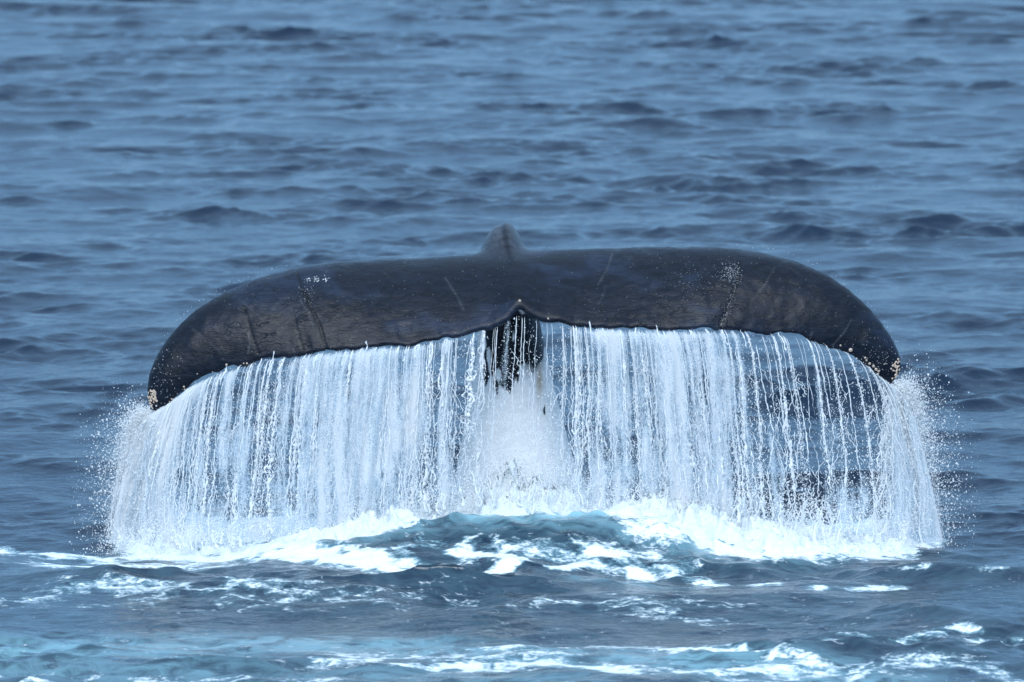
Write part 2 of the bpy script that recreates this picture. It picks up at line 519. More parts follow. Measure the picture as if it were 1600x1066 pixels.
def side_rows(Lp, Tp, side, nt=90):
    """leading and trailing edge as 3-D rows, root to tip"""
    t = np.linspace(0, 1, nt)
    L = smooth_line(resample(Lp, t), 3)
    T = smooth_line(resample(Tp, t), 1)
    # both edges end in one rounded tip
    yl = .35 - .42 * sstep(.15, 1.05, t)
    yt = -.30 + .18 * sstep(.35, 1.05, t)
    L3 = np.stack([L[:, 0] * (1 + (yl - .35) / 35), yl, L[:, 1] - .158 * (yl - .35)], 1)
    T3 = np.stack([T[:, 0] * (1 + (yt + .3) / 35), yt, T[:, 1] - .158 * (yt + .3)], 1)
    sc = .006 * n1(5 + side, T[:, 0], 24, 2) + .012 * np.clip(n1(9 + side, T[:, 0], 8, 1), -1, 1) * sstep(.3, .8, t)
    
    sc = sc * sstep(.03, .1, t)
    for cx_, a_, w_ in ((1.50, -.014, .02), (1.75, -.024, .03), (1.62, .010, .05), (1.20, -.010, .02), (-1.56, -.020, .03), (-1.64, .014, .03), (-.6, -.008, .03), (2.0, .008, .03)):
        sc = sc + a_ * np.exp(-((T[:, 0] - cx_) / w_) ** 2)
    return L3, T3, t, sc


def fluke_shell():
    L1, T1, t1, s1 = side_rows(LL, TL, 1)
    L2, T2, t2, s2 = side_rows(LR, TR, 2)
    Lr = np.concatenate([L1[::-1], L2[1:]]); Tr = np.concatenate([T1[::-1], T2[1:]])
    tt = np.concatenate([t1[::-1], t2[1:]]); ss = np.concatenate([s1[::-1], s2[1:]])
    mid = slice(len(t1) - 8, len(t1) + 7)
    n = len(Lr); m = 26
    span = np.gradient(smooth_line(Lr + Tr, 8), axis=0); span /= np.linalg.norm(span, axis=1)[:, None]
    chord = Tr - Lr
    cl = np.linalg.norm(chord, axis=1)
    nor = np.cross(span, chord / cl[:, None]); nor *= -1
    nor[nor[:, 2] < 0] *= -1
    v = (1 - np.cos(np.linspace(0, np.pi, m))) / 2
    half_t = (.050 + .02 * np.exp(-(tt / .16) ** 2)) * (1 - .55 * tt)
    rings = []
    foil = 1.9 * np.sqrt(v) * (1 - v) ** .9 + .30 * sstep(.0, .15, v) * (1 - sstep(.985, 1.0, v) * .8)
    camb = np.sin(np.pi * v ** .75)
    for i in range(n):
        base = Lr[i][None] + chord[i][None] * v[:, None]
        base[:, 2] += ss[i] * v ** 9
        cb = .085 * cl[i] * camb
        up = base + nor[i] * (cb + half_t[i] * foil)[:, None]
        dn = base + nor[i] * (cb - half_t[i] * foil)[:, None]
        rings.append(np.concatenate([up, dn[-2:0:-1]]))
    rings = np.array(rings)
    k = rings.shape[1]
    Vv = rings.reshape(-1, 3)
    F = []
    for i in range(n - 1):
        for j in range(k):
            j2 = (j + 1) % k
            F.append((i * k + j, i * k + j2, (i + 1) * k + j2, (i + 1) * k + j))
    c0 = len(Vv)
    Vv = np.concatenate([Vv, rings[0].mean(0)[None], rings[-1].mean(0)[None]])
    Ft = [(c0, (j + 1) % k, j) for j in range(k)] + [(c0 + 1, (n - 1) * k + j, (n - 1) * k + (j + 1) % k) for j in range(k)]
    return [tuple(map(float, q)) for q in Vv], F + Ft, Lr, Tr, tt


fv, ff, Lrow, Trow, trow = fluke_shell()

# tail stock: rises from the water, bends over towards the viewer into the flukes
path = np.array([  # x, y, z, half width, half depth
    (.06, .98, -.75, .56, .55), (.05, .86, -.25, .47, .48), (.03, .74, .2, .375, .42), (.01, .66, .6, .29, .35),
    (0, .60, .95, .215, .29), (-.02, .56, 1.25, .175, .25), (-.045, .53, 1.46, .17, .25), (-.055, .40, 1.60, .155, .245),
    (-.04, .24, 1.565, .14, .19), (.0, .06, 1.51, .09, .08), (.02, -.08, 1.455, .05, .04)])
ui = np.linspace(0, 1, 60)
us = np.linspace(0, 1, len(path))
pc = np.stack([np.interp(ui, us, path[:, c]) for c in range(5)], 1)
for _ in range(6): pc[1:-1] = (pc[:-2] + 2 * pc[1:-1] + pc[2:]) / 4
k = 40
th = np.linspace(0, 2 * np.pi, k, endpoint=False)
tv = []; tf = []
tan = np.gradient(pc[:, :3], axis=0); tan /= np.linalg.norm(tan, axis=1)[:, None]
for i in range(len(pc)):
    up = np.cross(tan[i], (1.0, 0, 0)); up /= np.linalg.norm(up)
    up = -up if (up[1] < 0 and i < 30) else up
    if up[2] < -.2: up = -up
    # slightly keeled section (pointed along the back)
    a = np.cos(th); b = np.sin(th)
    ww = pc[i, 3] * np.sign(a) * np.abs(a) ** 1.05 * (1 - (.22 + .10 * (pc[i, 2] > 1.3)) * np.clip(b, 0, 1) ** 1.5)
    P = pc[i, :3] + np.outer(ww, (1, 0, 0)) + np.outer(pc[i, 4] * b, up)
    tv += [tuple(map(float, q)) for q in P]
for i in range(len(pc) - 1):
    for j in range(k):
        j2 = (j + 1) % k
        tf.append((i * k + j, (i + 1) * k + j, (i + 1) * k + j2, i * k + j2))
tf.append(tuple(range(k))); tf.append(tuple(range((len(pc) - 1) * k, len(pc) * k))[::-1])
o0 = len(fv)
raw = bpy.data.meshes.new('raw')
raw.from_pydata(fv + tv, [], ff + [tuple(o0 + q for q in f) for f in tf])
raw.update()
tmp = bpy.data.objects.new('raw', raw); C.objects.link(tmp)
import bmesh
bm = bmesh.new(); bm.from_mesh(raw); bmesh.ops.recalc_face_normals(bm, faces=bm.faces); bm.to_mesh(raw); bm.free()
md = tmp.modifiers.new('r', 'REMESH'); md.mode = 'VOXEL'; md.voxel_size = .0095
dg = bpy.context.evaluated_depsgraph_get()
ev = tmp.evaluated_get(dg)
bme = bpy.data.meshes.new_from_object(ev)
bpy.data.objects.remove(tmp)
bme.name = 'body'
nv = len(bme.vertices)
co = np.empty(nv * 3, np.float32); bme.vertices.foreach_get('co', co); co = co.reshape(-1, 3).astype(float)
ed = np.empty(len(bme.edges) * 2, np.int32); bme.edges.foreach_get('vertices', ed); ed = ed.reshape(-1, 2)
deg = np.bincount(ed.ravel(), minlength=nv).astype(float)


def lap(c, wgt, it):
    for _ in range(it):
        s = np.stack([np.bincount(ed[:, 0], c[ed[:, 1], a], nv) + np.bincount(ed[:, 1], c[ed[:, 0], a], nv) for a in range(3)], 1)
        s /= deg[:, None]
        c = c + (s - c) * wgt[:, None]
    return c


root = np.exp(-((co[:, 0] + .03) / .30) ** 4) * sstep(1.3, 1.45, co[:, 2])
co = lap(co, np.full(nv, .5), 3)
co = lap(co, .6 * root * (1 - .8 * sstep(1.66, 1.74, co[:, 2])) , 90)
x, y, z = co.T
# a soft ridge and hollows running down from the stock on to the flukes
rid = np.exp(-((x + .005) / .028) ** 2) * sstep(-.05, .1, y) * (z > 1.45)
co[:, 2] += .010 * rid - .012 * np.exp(-((x + .07) / .02) ** 2) * sstep(.2, .3, y) * (z > 1.5)
body = bpy.data.objects.new('body', bme)
whale = empty('whale', (0, .8, 0))
tag(whale, 'dark humpback whale lifting its wide tail flukes out of the sea', 'whale')
C.objects.link(body)
co_l = co - np.array([0, .8, 0])
bme.vertices.foreach_set('co', co_l.astype(np.float32).ravel())
bme.polygons.foreach_set('use_smooth', np.ones(len(bme.polygons), bool))
bme.update()
nrm = np.empty(nv * 3, np.float32); bme.vertices.foreach_get('normal', nrm); nrm = nrm.reshape(-1, 3)
body.parent = whale
bme.materials.clear(); bme.materials.append(M_skin)
na = Noise2(41, 6, 512, .4, 6, 1.2); nb = Noise2(43, 3, 512, 3, 40, 1.0)
dark = np.array([.0052, .0085, .0165])
col = np.tile(dark, (nv, 1))
patch = sstep(.2, 1.6, na(x, z * 1.2 + y * 1.2))[:, None]
col = col * (1 + 1.1 * patch)
# white underside of the tail stock with black blotches and a rusty film
stock = (y > .12) & (z < 1.42) & (np.abs(x) < .75) & (z < 1.5 - .2 * np.abs(x))
vent = (nrm[:, 1] < .35)
und = nb(x, z * .35) * .5 + na(x * 3, z)
blotch = sstep(.1, .5, und + lin([0, .75, .85, 1.0, 1.2, 1.5], [-3, -2.4, -.3, .6, .5, .8], z) - 2.0 * (np.abs(x) > .2))
sidebar = np.exp(-((x - .125) / .055) ** 2) * sstep(.86, .98, z)
wt = sstep(.0, .5, (-nrm[:, 1] + .35)) * (stock & vent) * (1 - np.clip(blotch + sidebar, 0, 1))
pale = np.array([.90, .89, .88])
col = col * (1 - wt[:, None]) + pale * wt[:, None]
rust = (np.exp(-((x - .165) / .02) ** 2) * np.exp(-((z - .86) / .10) ** 2) + np.exp(-((x + .27) / .022) ** 2) * np.exp(-((z - .78) / .2) ** 2)) * wt
col = col * (1 - .7 * rust[:, None]) + np.array([.45, .26, .10]) * .7 * rust[:, None]
# rim light on the sides of the stock hump, put into the tint
hump = sstep(1.60, 1.72, z) * np.exp(-((x + .05) / .2) ** 2)
hs = (.8 * hump * (1 - .85 * np.exp(-((x + .028 + .25 * (z - 1.7)) / .022) ** 2)))[:, None]
col = col * (1 - hs) + np.array([.055, .066, .084]) * hs
# blue-black trailing lip
top = (nrm[:, 2] > 0) | (nrm[:, 1] < 0)
# long healed creases across each lobe
def crease(pts, wd):
    f = np.full(nv, 1e9)
    for (x0, z0), (x1, z1) in zip(pts[:-1], pts[1:]):
        dx, dz = x1 - x0, z1 - z0
        t = np.clip(((x - x0) * dx + (z - z0) * dz) / (dx * dx + dz * dz), 0, 1)
        f = np.minimum(f, np.hypot(x - x0 - t * dx, z - z0 - t * dz))
    return np.exp(-(f / wd) ** 2)
cz = crease([(-1.28, 1.56), (-1.24, 1.47), (-1.19, 1.38), (-1.13, 1.26), (-1.09, 1.13)], .007)
cz = np.maximum(cz, crease([(1.35, 1.62), (1.33, 1.52), (1.29, 1.42), (1.23, 1.30), (1.22, 1.24)], .008))
cz = np.maximum(cz, .7 * crease([(-1.58, 1.36), (-1.54, 1.22), (-1.49, 1.10)], .006))
cz = np.maximum(cz, .6 * crease([(-1.30, 1.36), (-1.26, 1.22), (-1.23, 1.13)], .006))
col *= (1 - .7 * cz)[:, None]
sr = random.Random(99)
for _ in range(12):      # pale healed scratches
    cx_ = sr.choice([sr.uniform(-1.9, -.3), sr.uniform(.35, 2.1)]); cz_ = 1.62 - .10 * cx_ ** 2 * .6 - sr.uniform(.05, .32); an = sr.gauss(-1.2, .5) * (1 if cx_ < 0 else -1); ln = sr.uniform(.05, .22)
    dx_, dz_ = math.cos(an) * ln, math.sin(an) * ln
    sc_f = crease([(cx_, cz_), (cx_ + dx_ * .5 + .01, cz_ + dz_ * .5), (cx_ + dx_, cz_ + dz_)], .0045) * sr.uniform(.3, .9)
    col = col * (1 - sc_f[:, None]) + np.array([.05, .056, .066]) * sc_f[:, None]
co = co - nrm * (.006 * cz + .004 * np.clip(na(x * 3, z * 2 + y * 2), -1, 1) * sstep(.3, .7, np.abs(x)) * (y < .45) * .55)[:, None]
bme.vertices.foreach_set('co', (co - np.array([0, .8, 0])).astype(np.float32).ravel()); bme.update()
# smooth tips and root, creased middle of each lobe
crk = sstep(.35, .7, np.abs(x)) * (1 - sstep(1.45, 1.9, np.abs(x)) * .8)
at = bme.attributes.new('tint', 'FLOAT_COLOR', 'POINT')
at.data.foreach_set('color', np.concatenate([col, np.ones((nv, 1))], 1).astype(np.float32).ravel())
at = bme.attributes.new('crack', 'FLOAT', 'POINT'); at.data.foreach_set('value', crk.astype(np.float32))
WL = np.array([0, .8, 0])

from mathutils.bvhtree import BVHTree
tris_src = bpy.data.meshes.new_from_object(body, depsgraph=bpy.context.evaluated_depsgraph_get()) if False else bme
bvh = BVHTree.FromPolygons([tuple(q) for q in co], [tuple(p.vertices) for p in bme.polygons])


def skin_point(px, pz, y0=-2.0):
    """first skin hit coming from the viewer's side, slightly downwards"""
    d = Vector((0, 1, -.165)).normalized()
    h = bvh.ray_cast(Vector((px, y0, pz + .165 * (0 - y0))), d)
    return h[0], h[1]


# barnacles: each a small ribbed cone of plates with a dark mouth
def barnacle_mesh(name, seed):
    r = np.random.default_rng(seed)
    n = 12; V = []; F = []
    prof = [(1.0, 0), (.92, .25), (.72, .6), (.48, .85), (.34, .88), (.26, .62)]
    for rr, hh in prof:
        for j in range(n):
            a = 2 * math.pi * j / n
            q = rr * (1 + (.12 if j % 2 else -.06) + .05 * r.standard_normal())
            V.append((q * math.cos(a), q * math.sin(a), hh))
    for i in range(len(prof) - 1):
        for j in range(n):
            F.append((i * n + j, i * n + (j + 1) % n, (i + 1) * n + (j + 1) % n, (i + 1) * n + j))
    V.append((0, 0, .55)); c = len(V) - 1
    nf = len(F)
    for j in range(n): F.append(((len(prof) - 1) * n + j, (len(prof) - 1) * n + (j + 1) % n, c))
    me = bpy.data.meshes.new(name); me.from_pydata(V, [], F)
    me.materials.append(M_barn); me.materials.append(M_barnd)
    for p in me.polygons:
        if p.index >= nf: p.material_index = 1
    return me


bmesh_ = [barnacle_mesh('barnacle', s) for s in range(4)]


def barnacle(px, pz, r):
    p, nn = skin_point(px, pz)
    if p is None: return
    o = bpy.data.objects.new('barnacle', bmesh_[random.randrange(4)])
    C.objects.link(o); o.parent = whale
    o.location = Vector(p) - Vector(WL) - nn * r * .15
    o.rotation_euler = nn.to_track_quat('Z', 'Y').to_euler()
    o.scale = (r, r, r * random.uniform(.8, 1.2))


def sc_(X_, Y_):  # metres on the plane of the flukes (depth 0)
    return (X_ - 800) * .0037935, 6.12 - 35 * math.tan(math.radians(8.082) + math.atan((Y_ - 533) / 9318))


for X_, Y_, r in [(1327, 548, .012), (1350, 560, .007), (1352, 564, .006), (1357, 569, .008), (1363, 573, .008), (1367, 578, .009), (1371, 581, .007), (1370, 585, .006),
                  (1311, 541, .006), (1402, 562, .007), (1399, 566, .006), (1394, 572, .008), (1391, 577, .006), (1398, 590, .007), (1393, 592, .006),
                  (1380, 570, .004), (812, 472, .008), (856, 500, .006), (356, 571, .007), (388, 569, .006), (383, 569, .005), (289, 605, .006), (290, 609, .005),
                  (310, 585, .004), (334, 582, .004)]:
    barnacle(*sc_(X_, Y_), r)
for _ in range(46):   # crusty cluster on the right tip
    a = random.uniform(0, 6.28); q = math.sqrt(random.random())
    barnacle(*sc_(1402 + 8 * q * math.cos(a), 578 + 15 * q * math.sin(a)), random.uniform(.0035, .0075))
for _ in range(60):   # left tip clusters
    a = random.uniform(0, 6.28); q = math.sqrt(random.random())
    barnacle(*sc_(238 + 9 * q * math.cos(a), 622 + 13 * q * math.sin(a)), random.uniform(.0035, .0075))
for _ in range(18):
    a = random.uniform(0, 6.28); q = math.sqrt(random.random())
    barnacle(*sc_(269 + 7 * q * math.cos(a), 629 + 6 * q * math.sin(a)), random.uniform(.003, .006))


# ------------------------------------------------------------------ droplets helper
OCT = np.array([(1, 0, 0), (-1, 0, 0), (0, 1, 0), (0, -1, 0), (0, 0, 1), (0, 0, -1)], float)
OCF = np.array([(0, 2, 4), (2, 1, 4), (1, 3, 4), (3, 0, 4), (2, 0, 5), (1, 2, 5), (3, 1, 5), (0, 3, 5)])


def drops(name, P, r, mat, parent=None, stretch=1.3, origin=(0, 0, 0)):
    P = np.asarray(P, float) - np.array(origin); n = len(P)
    q = OCT[None] * r[:, None, None]
    sc = rng.uniform(.7, 1.2, (n, 1, 3)); sc[:, :, 2] *= stretch
    q = q * sc
    Vd = (P[:, None, :] + q).reshape(-1, 3)
    Fd = (OCF[None] + 6 * np.arange(n)[:, None, None]).reshape(-1, 3)
    o = mesh_np(name, Vd, Fd, mat, parent)
    o['kind'] = 'stuff'
    return o


# beads and splashes of water lying on the skin
pts = []; rr = []
def skin_drop(X_, Y_, r):
    px, pz = sc_(X_, Y_)
    p, nn = skin_point(px, pz)
    if p is not None and p[2] > .5: pts.append(tuple(p + nn * r * .5)); rr.append(r)
for _ in range(220): skin_drop(random.gauss(1140, 9), random.gauss(426, 9), random.uniform(.0007, .0024))
for _ in range(130):
    q = random.random(); skin_drop(1152 - 30 * q ** 1.3 + random.gauss(0, 2.2), 425 + 88 * q, random.uniform(.0007, .0019))
for _ in range(200): skin_drop(random.gauss(1090, 35), random.gauss(440, 22), random.uniform(.0006, .0016))
for _ in range(60): skin_drop(random.choice([483, 494, 510]) + random.gauss(0, 3), 437 + random.gauss(0, 2.5), random.uniform(.0012, .004))
for _ in range(70): skin_drop(480 + random.gauss(0, 6), 458 + random.gauss(0, 10), random.uniform(.0008, .002))
for _ in range(500): skin_drop(random.uniform(260, 1390), random.uniform(395, 600), random.uniform(.0007, .0018))
for _ in range(140): skin_drop(random.gauss(1370, 25), random.gauss(560, 18), random.uniform(.0008, .0025))
for _ in range(120): skin_drop(random.gauss(255, 14), random.gauss(590, 25), random.uniform(.0008, .0028))
for q in np.linspace(0, 1, 160):   # wet bright line along the leading edges
    k_ = int(q * (len(Lrow) - 1)); P = Lrow[k_]
    if rng.random() < .8 and abs(P[0]) > 1.3:
        pts.append((P[0], P[1] - .02 + rng.normal(0, .02), P[2] + .03 + rng.normal(0, .008))); rr.append(rng.uniform(.001, .003))
drops('skin_droplets', pts, np.array(rr), M_drop, whale, 1.2, WL)

# ------------------------------------------------------------------ falling water
EX = Trow[:, 0].copy()
order = np.argsort(EX)
EXs = EX[order]; EY = Trow[order, 1]; EZ = np.minimum(Trow[order, 2], 1.345)


def edge(u):
    return np.interp(u, EXs, EY), np.interp(u, EXs, EZ)


def fall(u, h):
    """position of water that left the trailing edge at x=u, having dropped h"""
    ey, ez = edge(u)
    s = np.sqrt(np.maximum(h, 0))
    tipr = sstep(1.75, 2.25, u); tipl = sstep(1.7, 2.15, -u)
    dr = .085 * u + .15 * tipr - .12 * tipl
    return np.stack([u + dr * s + .02 * n1(77, u, 3, 2) * h, ey - .015 - .10 * s * (1 - .6 * (tipr + tipl)), ez - h], -1)


dx_t = [-2.2, -1.95, -1.8, -1.6, -1.45, -1.3, -1.1, -.8, -.4, -.28, -.15, 0, .12, .22, .4, .8, 1.08, 1.18, 1.3, 1.5, 1.9, 2.08, 2.2, 2.3]
dy_t = [.78, .66, .42, .30, .27, .52, .60, .63, .60, .22, .12, .16, .12, .26, .50, .54, .52, .40, .26, .10, .10, .3, .6, .8]
tear = Noise2(71, 5, 512, 1.0, 9, 1.0)
curtain = empty('water_curtain', (0, -.3, 0))
tag(curtain, 'white curtain of seawater streaming off the trailing edge of the tail', 'falling water')
CU = np.array([0, -.3, 0])
nu, nh = 460, 80
for layer in range(3):
    u = np.linspace(-2.12, 2.23, nu)
    hh = np.linspace(-.012, 1.32, nh)
    U, Hh = np.meshgrid(u, hh, indexing='ij')
    P = fall(U, Hh)
    off = layer * .045
    P[..., 1] += off - .03 + .018 * n1(100 + layer, U, 9, 3) * np.clip(Hh * 4, 0, 1) + .012 * n1(140 + layer, U + Hh * .1, 30, 2) * np.clip(Hh * 3, 0, 1)
    P[..., 0] += .012 * n1(120 + layer, Hh * 1.0 + layer * 9, 3, 2) * Hh
    dens = lin(dx_t, dy_t, U) + .09 * n1(61 + layer, U, 5, 2) + .13 * n1(66, U, 16, 2) + .10 * tear(U, Hh * .45) + .12 * (1 - sstep(0, .12, Hh)) * (np.abs(U) > .2)
    dens = dens + .22 * sstep(.5, 1.2, Hh) * (dens < .6) - .10 * sstep(0, .08, -Hh + .08) * 0
    dens = np.clip(dens - .14 * layer, 0, 1)
    dens *= sstep(-.012, .02, Hh + .004 * n1(150 + layer, U, 30, 2))
    flow = np.stack([U + layer * 7.3, Hh + layer * 3.1, np.zeros_like(U)], -1).reshape(-1, 3)
    fl = np.concatenate([flow, np.ones((len(flow), 1))], 1)
    o = mesh_np('water_sheet', P.reshape(-1, 3) - CU, grid_faces(nu, nh), M_sheet, curtain,
                attrs={'dens': dens.ravel()})
    a = o.data.attributes.new('flow', 'FLOAT_VECTOR', 'POINT')
    a.data.foreach_set('vector', flow.astype(np.float32).ravel())


def tube(P, rad, k=6):
    """P (n,3), rad (n,) -> verts, faces"""
    n = len(P)
    a = np.linspace(0, 2 * np.pi, k, endpoint=False)
    ring = np.stack([np.cos(a), np.sin(a), 0 * a], 1)
    Vt = P[:, None, :] + ring[None] * rad[:, None, None]
    i = np.arange(n - 1)[:, None] * k; j = np.arange(k)[None]
    Ft = np.stack([i + j, i + (j + 1) % k, i + k + (j + 1) % k, i + k + j], -1).reshape(-1, 4)
    return Vt.reshape(-1, 3), Ft


def strand(u, r0, seed, h0, h1, n, dy=0.0, wob=.012):
    h = np.linspace(h0, h1, n)
    P = fall(np.full(n, u), h)
    P[:, 1] += dy
    g = np.clip(h, 0, 2)
    P[:, 0] += (.75 * wob * n1(seed, h, 3, 3) + .22 * wob * n1(seed + 1, h, 40, 2)) * (.12 + g)
    P[:, 1] += wob * n1(seed + 2, h, 5, 2) * g
    r = r0 * np.clip(.8 + .14 * n1(seed + 3, h, 6, 2) + .30 * n1(seed + 4, h, 70, 3) * np.clip(g * 2 + .2, 0, 1), .08, 1.9)
    r *= sstep(h0 - .001, h0 + .025, h) * (1 + .5 * g) * (1 - .6 * sstep(h1 - .12, h1, h))
    return P, r


# bold streams one can pick out, each its own part
bold = [-2.07, -2.02, -1.96, -1.90, -1.84, -1.76, -1.69, -1.61, -1.53, -1.44, -1.39, -1.31, -1.24, -1.18, -1.13, -1.07, -1.01, -.96, -.89, -.84, -.78,
        -.72, -.66, -.60, -.55, -.48, -.42, -.36, -.29, -.24, -.17, -.11, -.06, .0, .05, .17, .22, .28, .34, .41, .46, .52, .57, .63, .69, .74, .80, .86, .91, .97,
        1.02, 1.08, 1.14, 1.20, 1.24, 1.30, 1.37, 1.51, 1.57, 1.75, 1.82, 1.95, 2.06, 2.15]
bold = [b_ + float(rng.normal(0, .016)) for b_ in bold if not (-.32 < b_ < .38 and rng.random() < .5)]
for i, u in enumerate(bold):
    ey, ez = edge(u)
    mid = -1.3 < u < 1.2
    r0 = float(np.clip(rng.lognormal(-4.95, .5), .0026, .0130))
    end = ez if rng.random() < .8 else ez * rng.uniform(.5, .8); dyy = rng.normal(0, .02)
    bits = []
    if u > 1.2 or u < -1.35: r0 = min(r0, .0075)
    for q in range(4):       # a stream is a rope of torn, twisting threads
        P, r = strand(u, r0 * (.62 if q == 0 else rng.uniform(.25, .5)), 200 + i * 7, -.012 * rng.random(), end * (1 if q < 2 else rng.uniform(.6, 1)), 150, dyy)
        h_ = np.linspace(0, 1.2, 150)
        P[:, 0] += r0 * (1.1 * n1(5000 + i * 9 + q, h_, 9, 2) * (q > 0) + .3 * n1(5100 + i * 9 + q, h_, 40, 1)) * (.4 + h_)
        P[:, 1] += r0 * n1(5200 + i * 9 + q, h_, 9, 2) * (q > 0)
        r = r * np.clip(.95 + .35 * n1(5300 + i * 9 + q, h_, 90, 2), .2, 1.8)
        bits.append(tube(P - CU, r, 5))
    Vt = np.concatenate([b_[0] for b_ in bits]); Ft = np.concatenate([b_[1] + k_ * len(bits[0][0]) for k_, b_ in enumerate(bits)])
    mesh_np('stream', Vt, Ft, M_stream, curtain)
# spurts standing on the lip
sp = []
for X_, Y_ in [(575, 528), (590, 539), (637, 535), (652, 534), (430, 546), (412, 558), (921, 497), (990, 507), (1024, 503), (940, 508), (1100, 512), (1125, 512), (1155, 512), (1214, 518), (700, 524), (356, 570), (500, 548), (543, 544)]:
    u, zt = sc_(X_, Y_)
    ey, ez = edge(u)
    hh = np.linspace(-max(.008, zt - ez + .03), .08, 14)
    P = fall(np.full(14, u), hh); P[:, 1] -= .02
    P[:, 0] += .003 * n1(int(X_), hh, 60, 1)
    r = .0038 * np.clip(1 + .5 * n1(int(X_) + 1, hh, 60, 1), .4, 2) * sstep(hh[0] - .001, hh[0] + .008, hh)
    sp.append(tube(P - CU, r))
# fine strands and web
fine = []
def pick_u(n, pw=1.0):
    c = rng.uniform(-2.15, 2.24, n * 6)
    d = lin(dx_t, dy_t, c) ** pw
    return c[rng.random(n * 6) < d / d.max()][:n]
for i, u in enumerate(pick_u(430)):
    ey, ez = edge(u)
    a = 0 if rng.random() < .6 else rng.uniform(0, .8 * ez)
    b = min(ez, a + rng.uniform(.3, 1.2))
    n = int(30 + 55 * (b - a))
    fine.append(strand_ := None) if False else None
    P, r = strand(u, rng.uniform(.0013, .0032), 3000 + i * 5, a, b, n, rng.normal(0, .035), .022)
    fine.append(tube(P - CU, r, 4))
for i, u in enumerate(pick_u(520, .3)):      # slanting links between neighbouring streams
    ey, ez = edge(u)
    a = rng.uniform(.1, .85) * ez; ln = rng.uniform(.04, .16); n = 14
    h = np.linspace(a, min(ez, a + ln), n)
    P = fall(np.full(n, u), h); s = np.linspace(0, 1, n)
    P[:, 0] += rng.choice([-1, 1]) * rng.uniform(.2, .8) * ln * s + .006 * n1(9000 + i, s, 6, 2)
    P[:, 2] += rng.uniform(0, .04) * np.sin(s * 3)
    r = rng.uniform(.001, .0024) * np.clip(1 + .4 * n1(9900 + i, s, 8, 1), .4, 2)
    fine.append(tube(P - CU, r, 4))


def join(parts):
    V = []; F = []; o = 0
    for v, f in parts:
        V.append(v); F.append(f + o); o += len(v)
    return np.concatenate(V), np.concatenate(F)


fo = mesh_np('fine_strands', *join(fine + sp), M_stream, curtain); fo['kind'] = 'stuff'

# beads shed round the bold streams
bp_ = []
for i, u in enumerate(bold):
    ey, ez = edge(u)
    m_ = 620 if (u > 1.2 or u < -1.3) else 380
    h = ez * rng.random(m_) ** .8
    P, _ = strand(u, .005, 200 + i * 7, 0, ez, 110)
    hh = np.linspace(0, ez, 110)
    Q = np.stack([np.interp(h, hh, P[:, c]) for c in range(3)], 1)
    Q += rng.normal(0, 1, (m_, 3)) * np.array([.013, .02, .01]) * (.25 + h[:, None]) * (1 + 1.2 * (rng.random((m_, 1)) < .25))
    bp_.append(Q)
bp_ = np.concatenate(bp_)
drops('stream_beads', bp_, np.clip(rng.lognormal(-6.15, .4, len(bp_)), .001, .0055), M_drop, curtain, 1.5, CU)

# droplets in the curtain
n = 62000
u = pick_u(n, .55); n = len(u)
ez = edge(u)[1]
h = ez * rng.random(n) ** .75
clump = n1(500, u * 1.0, 14, 2) + .8 * n1(501, h + u * 3.1, 9, 2)
keep = clump + rng.normal(0, .8, n) > -.35
u, h = u[keep], h[keep]; n = len(u)
P = fall(u, h)
P += rng.normal(0, 1, (n, 3)) * np.array([.012, .045, .01]) * (.3 + h[:, None])
r = np.clip(rng.lognormal(-6.25, .42, n), .0009, .0052)
drops('curtain_droplets', P, r, M_drop, curtain, 1.4, CU)


# ------------------------------------------------------------------ spray off the tips and splash at the foot
def plume(p0, sgn, n, vmin, vmax, tmax, seed, vz=(.15, .30), vy=.22):
    q = np.random.default_rng(seed)
    t = tmax * q.random(n) ** .7
    vx = sgn * (vmin + (vmax - vmin) * q.random(n) ** 1.6)
    a = np.array(p0) + q.normal(0, 1, (n, 3)) * np.array([.02, .03, .02])
    P = np.stack([a[:, 0] + vx * t * (1 - .35 * t), a[:, 1] + q.normal(0, vy, n) * t, a[:, 2] + q.normal(vz[0], vz[1], n) * t - 4.4 * t * t], 1)
    ok = P[:, 2] > -.02
    return P[ok]


def plume_sheets(parent, p0, sgn, org, seed, dmax, w0, w1):
    """arched veils of white water leaving a tip"""
    for L in range(3):
        nu_, nt_ = 60, 90
        s = np.linspace(0, 1, nu_); tt = np.linspace(0, .50, nt_)
        Sg, Tg = np.meshgrid(s, tt, indexing='ij')
        vx = sgn * (w0 + (w1 - w0) * Sg)
        X_ = p0[0] - sgn * .06 * (1 - Sg) + vx * Tg * (1 - .35 * Tg)
        Y_ = p0[1] + (L - 1) * .05 + .35 * (L - 1) * Tg + .03 * n1(seed + L, Sg * 3 + Tg, 3, 2) * Tg * 4
        Z_ = p0[2] - 4.4 * Tg ** 2 + .12 * Tg * (.6 + Sg) - .01
        X_ = X_ + .05 * n1(seed + 10 + L, Tg, 7, 3) * Tg * sgn
        dens = dmax * (1 - sstep(.75, 1.0, Sg + .06 * n1(seed + 20 + L, Tg, 14, 3))) * sstep(0, .12, Sg) * (.85 + .3 * sstep(.2, .45, Tg))
        dens *= sstep(0, .02, Tg)
        flow = np.stack([Sg * .38 + L * 5 + seed, Tg * 2.2, 0 * Sg], -1).reshape(-1, 3)
        o = mesh_np('water_sheet', np.stack([X_, Y_, Z_], -1).reshape(-1, 3) - np.array(org), grid_faces(nu_, nt_), M_sheet, parent, attrs={'dens': np.clip(dens, 0, 1).ravel()})
        a = o.data.attributes.new('flow', 'FLOAT_VECTOR', 'POINT'); a.data.foreach_set('vector', flow.astype(np.float32).ravel())


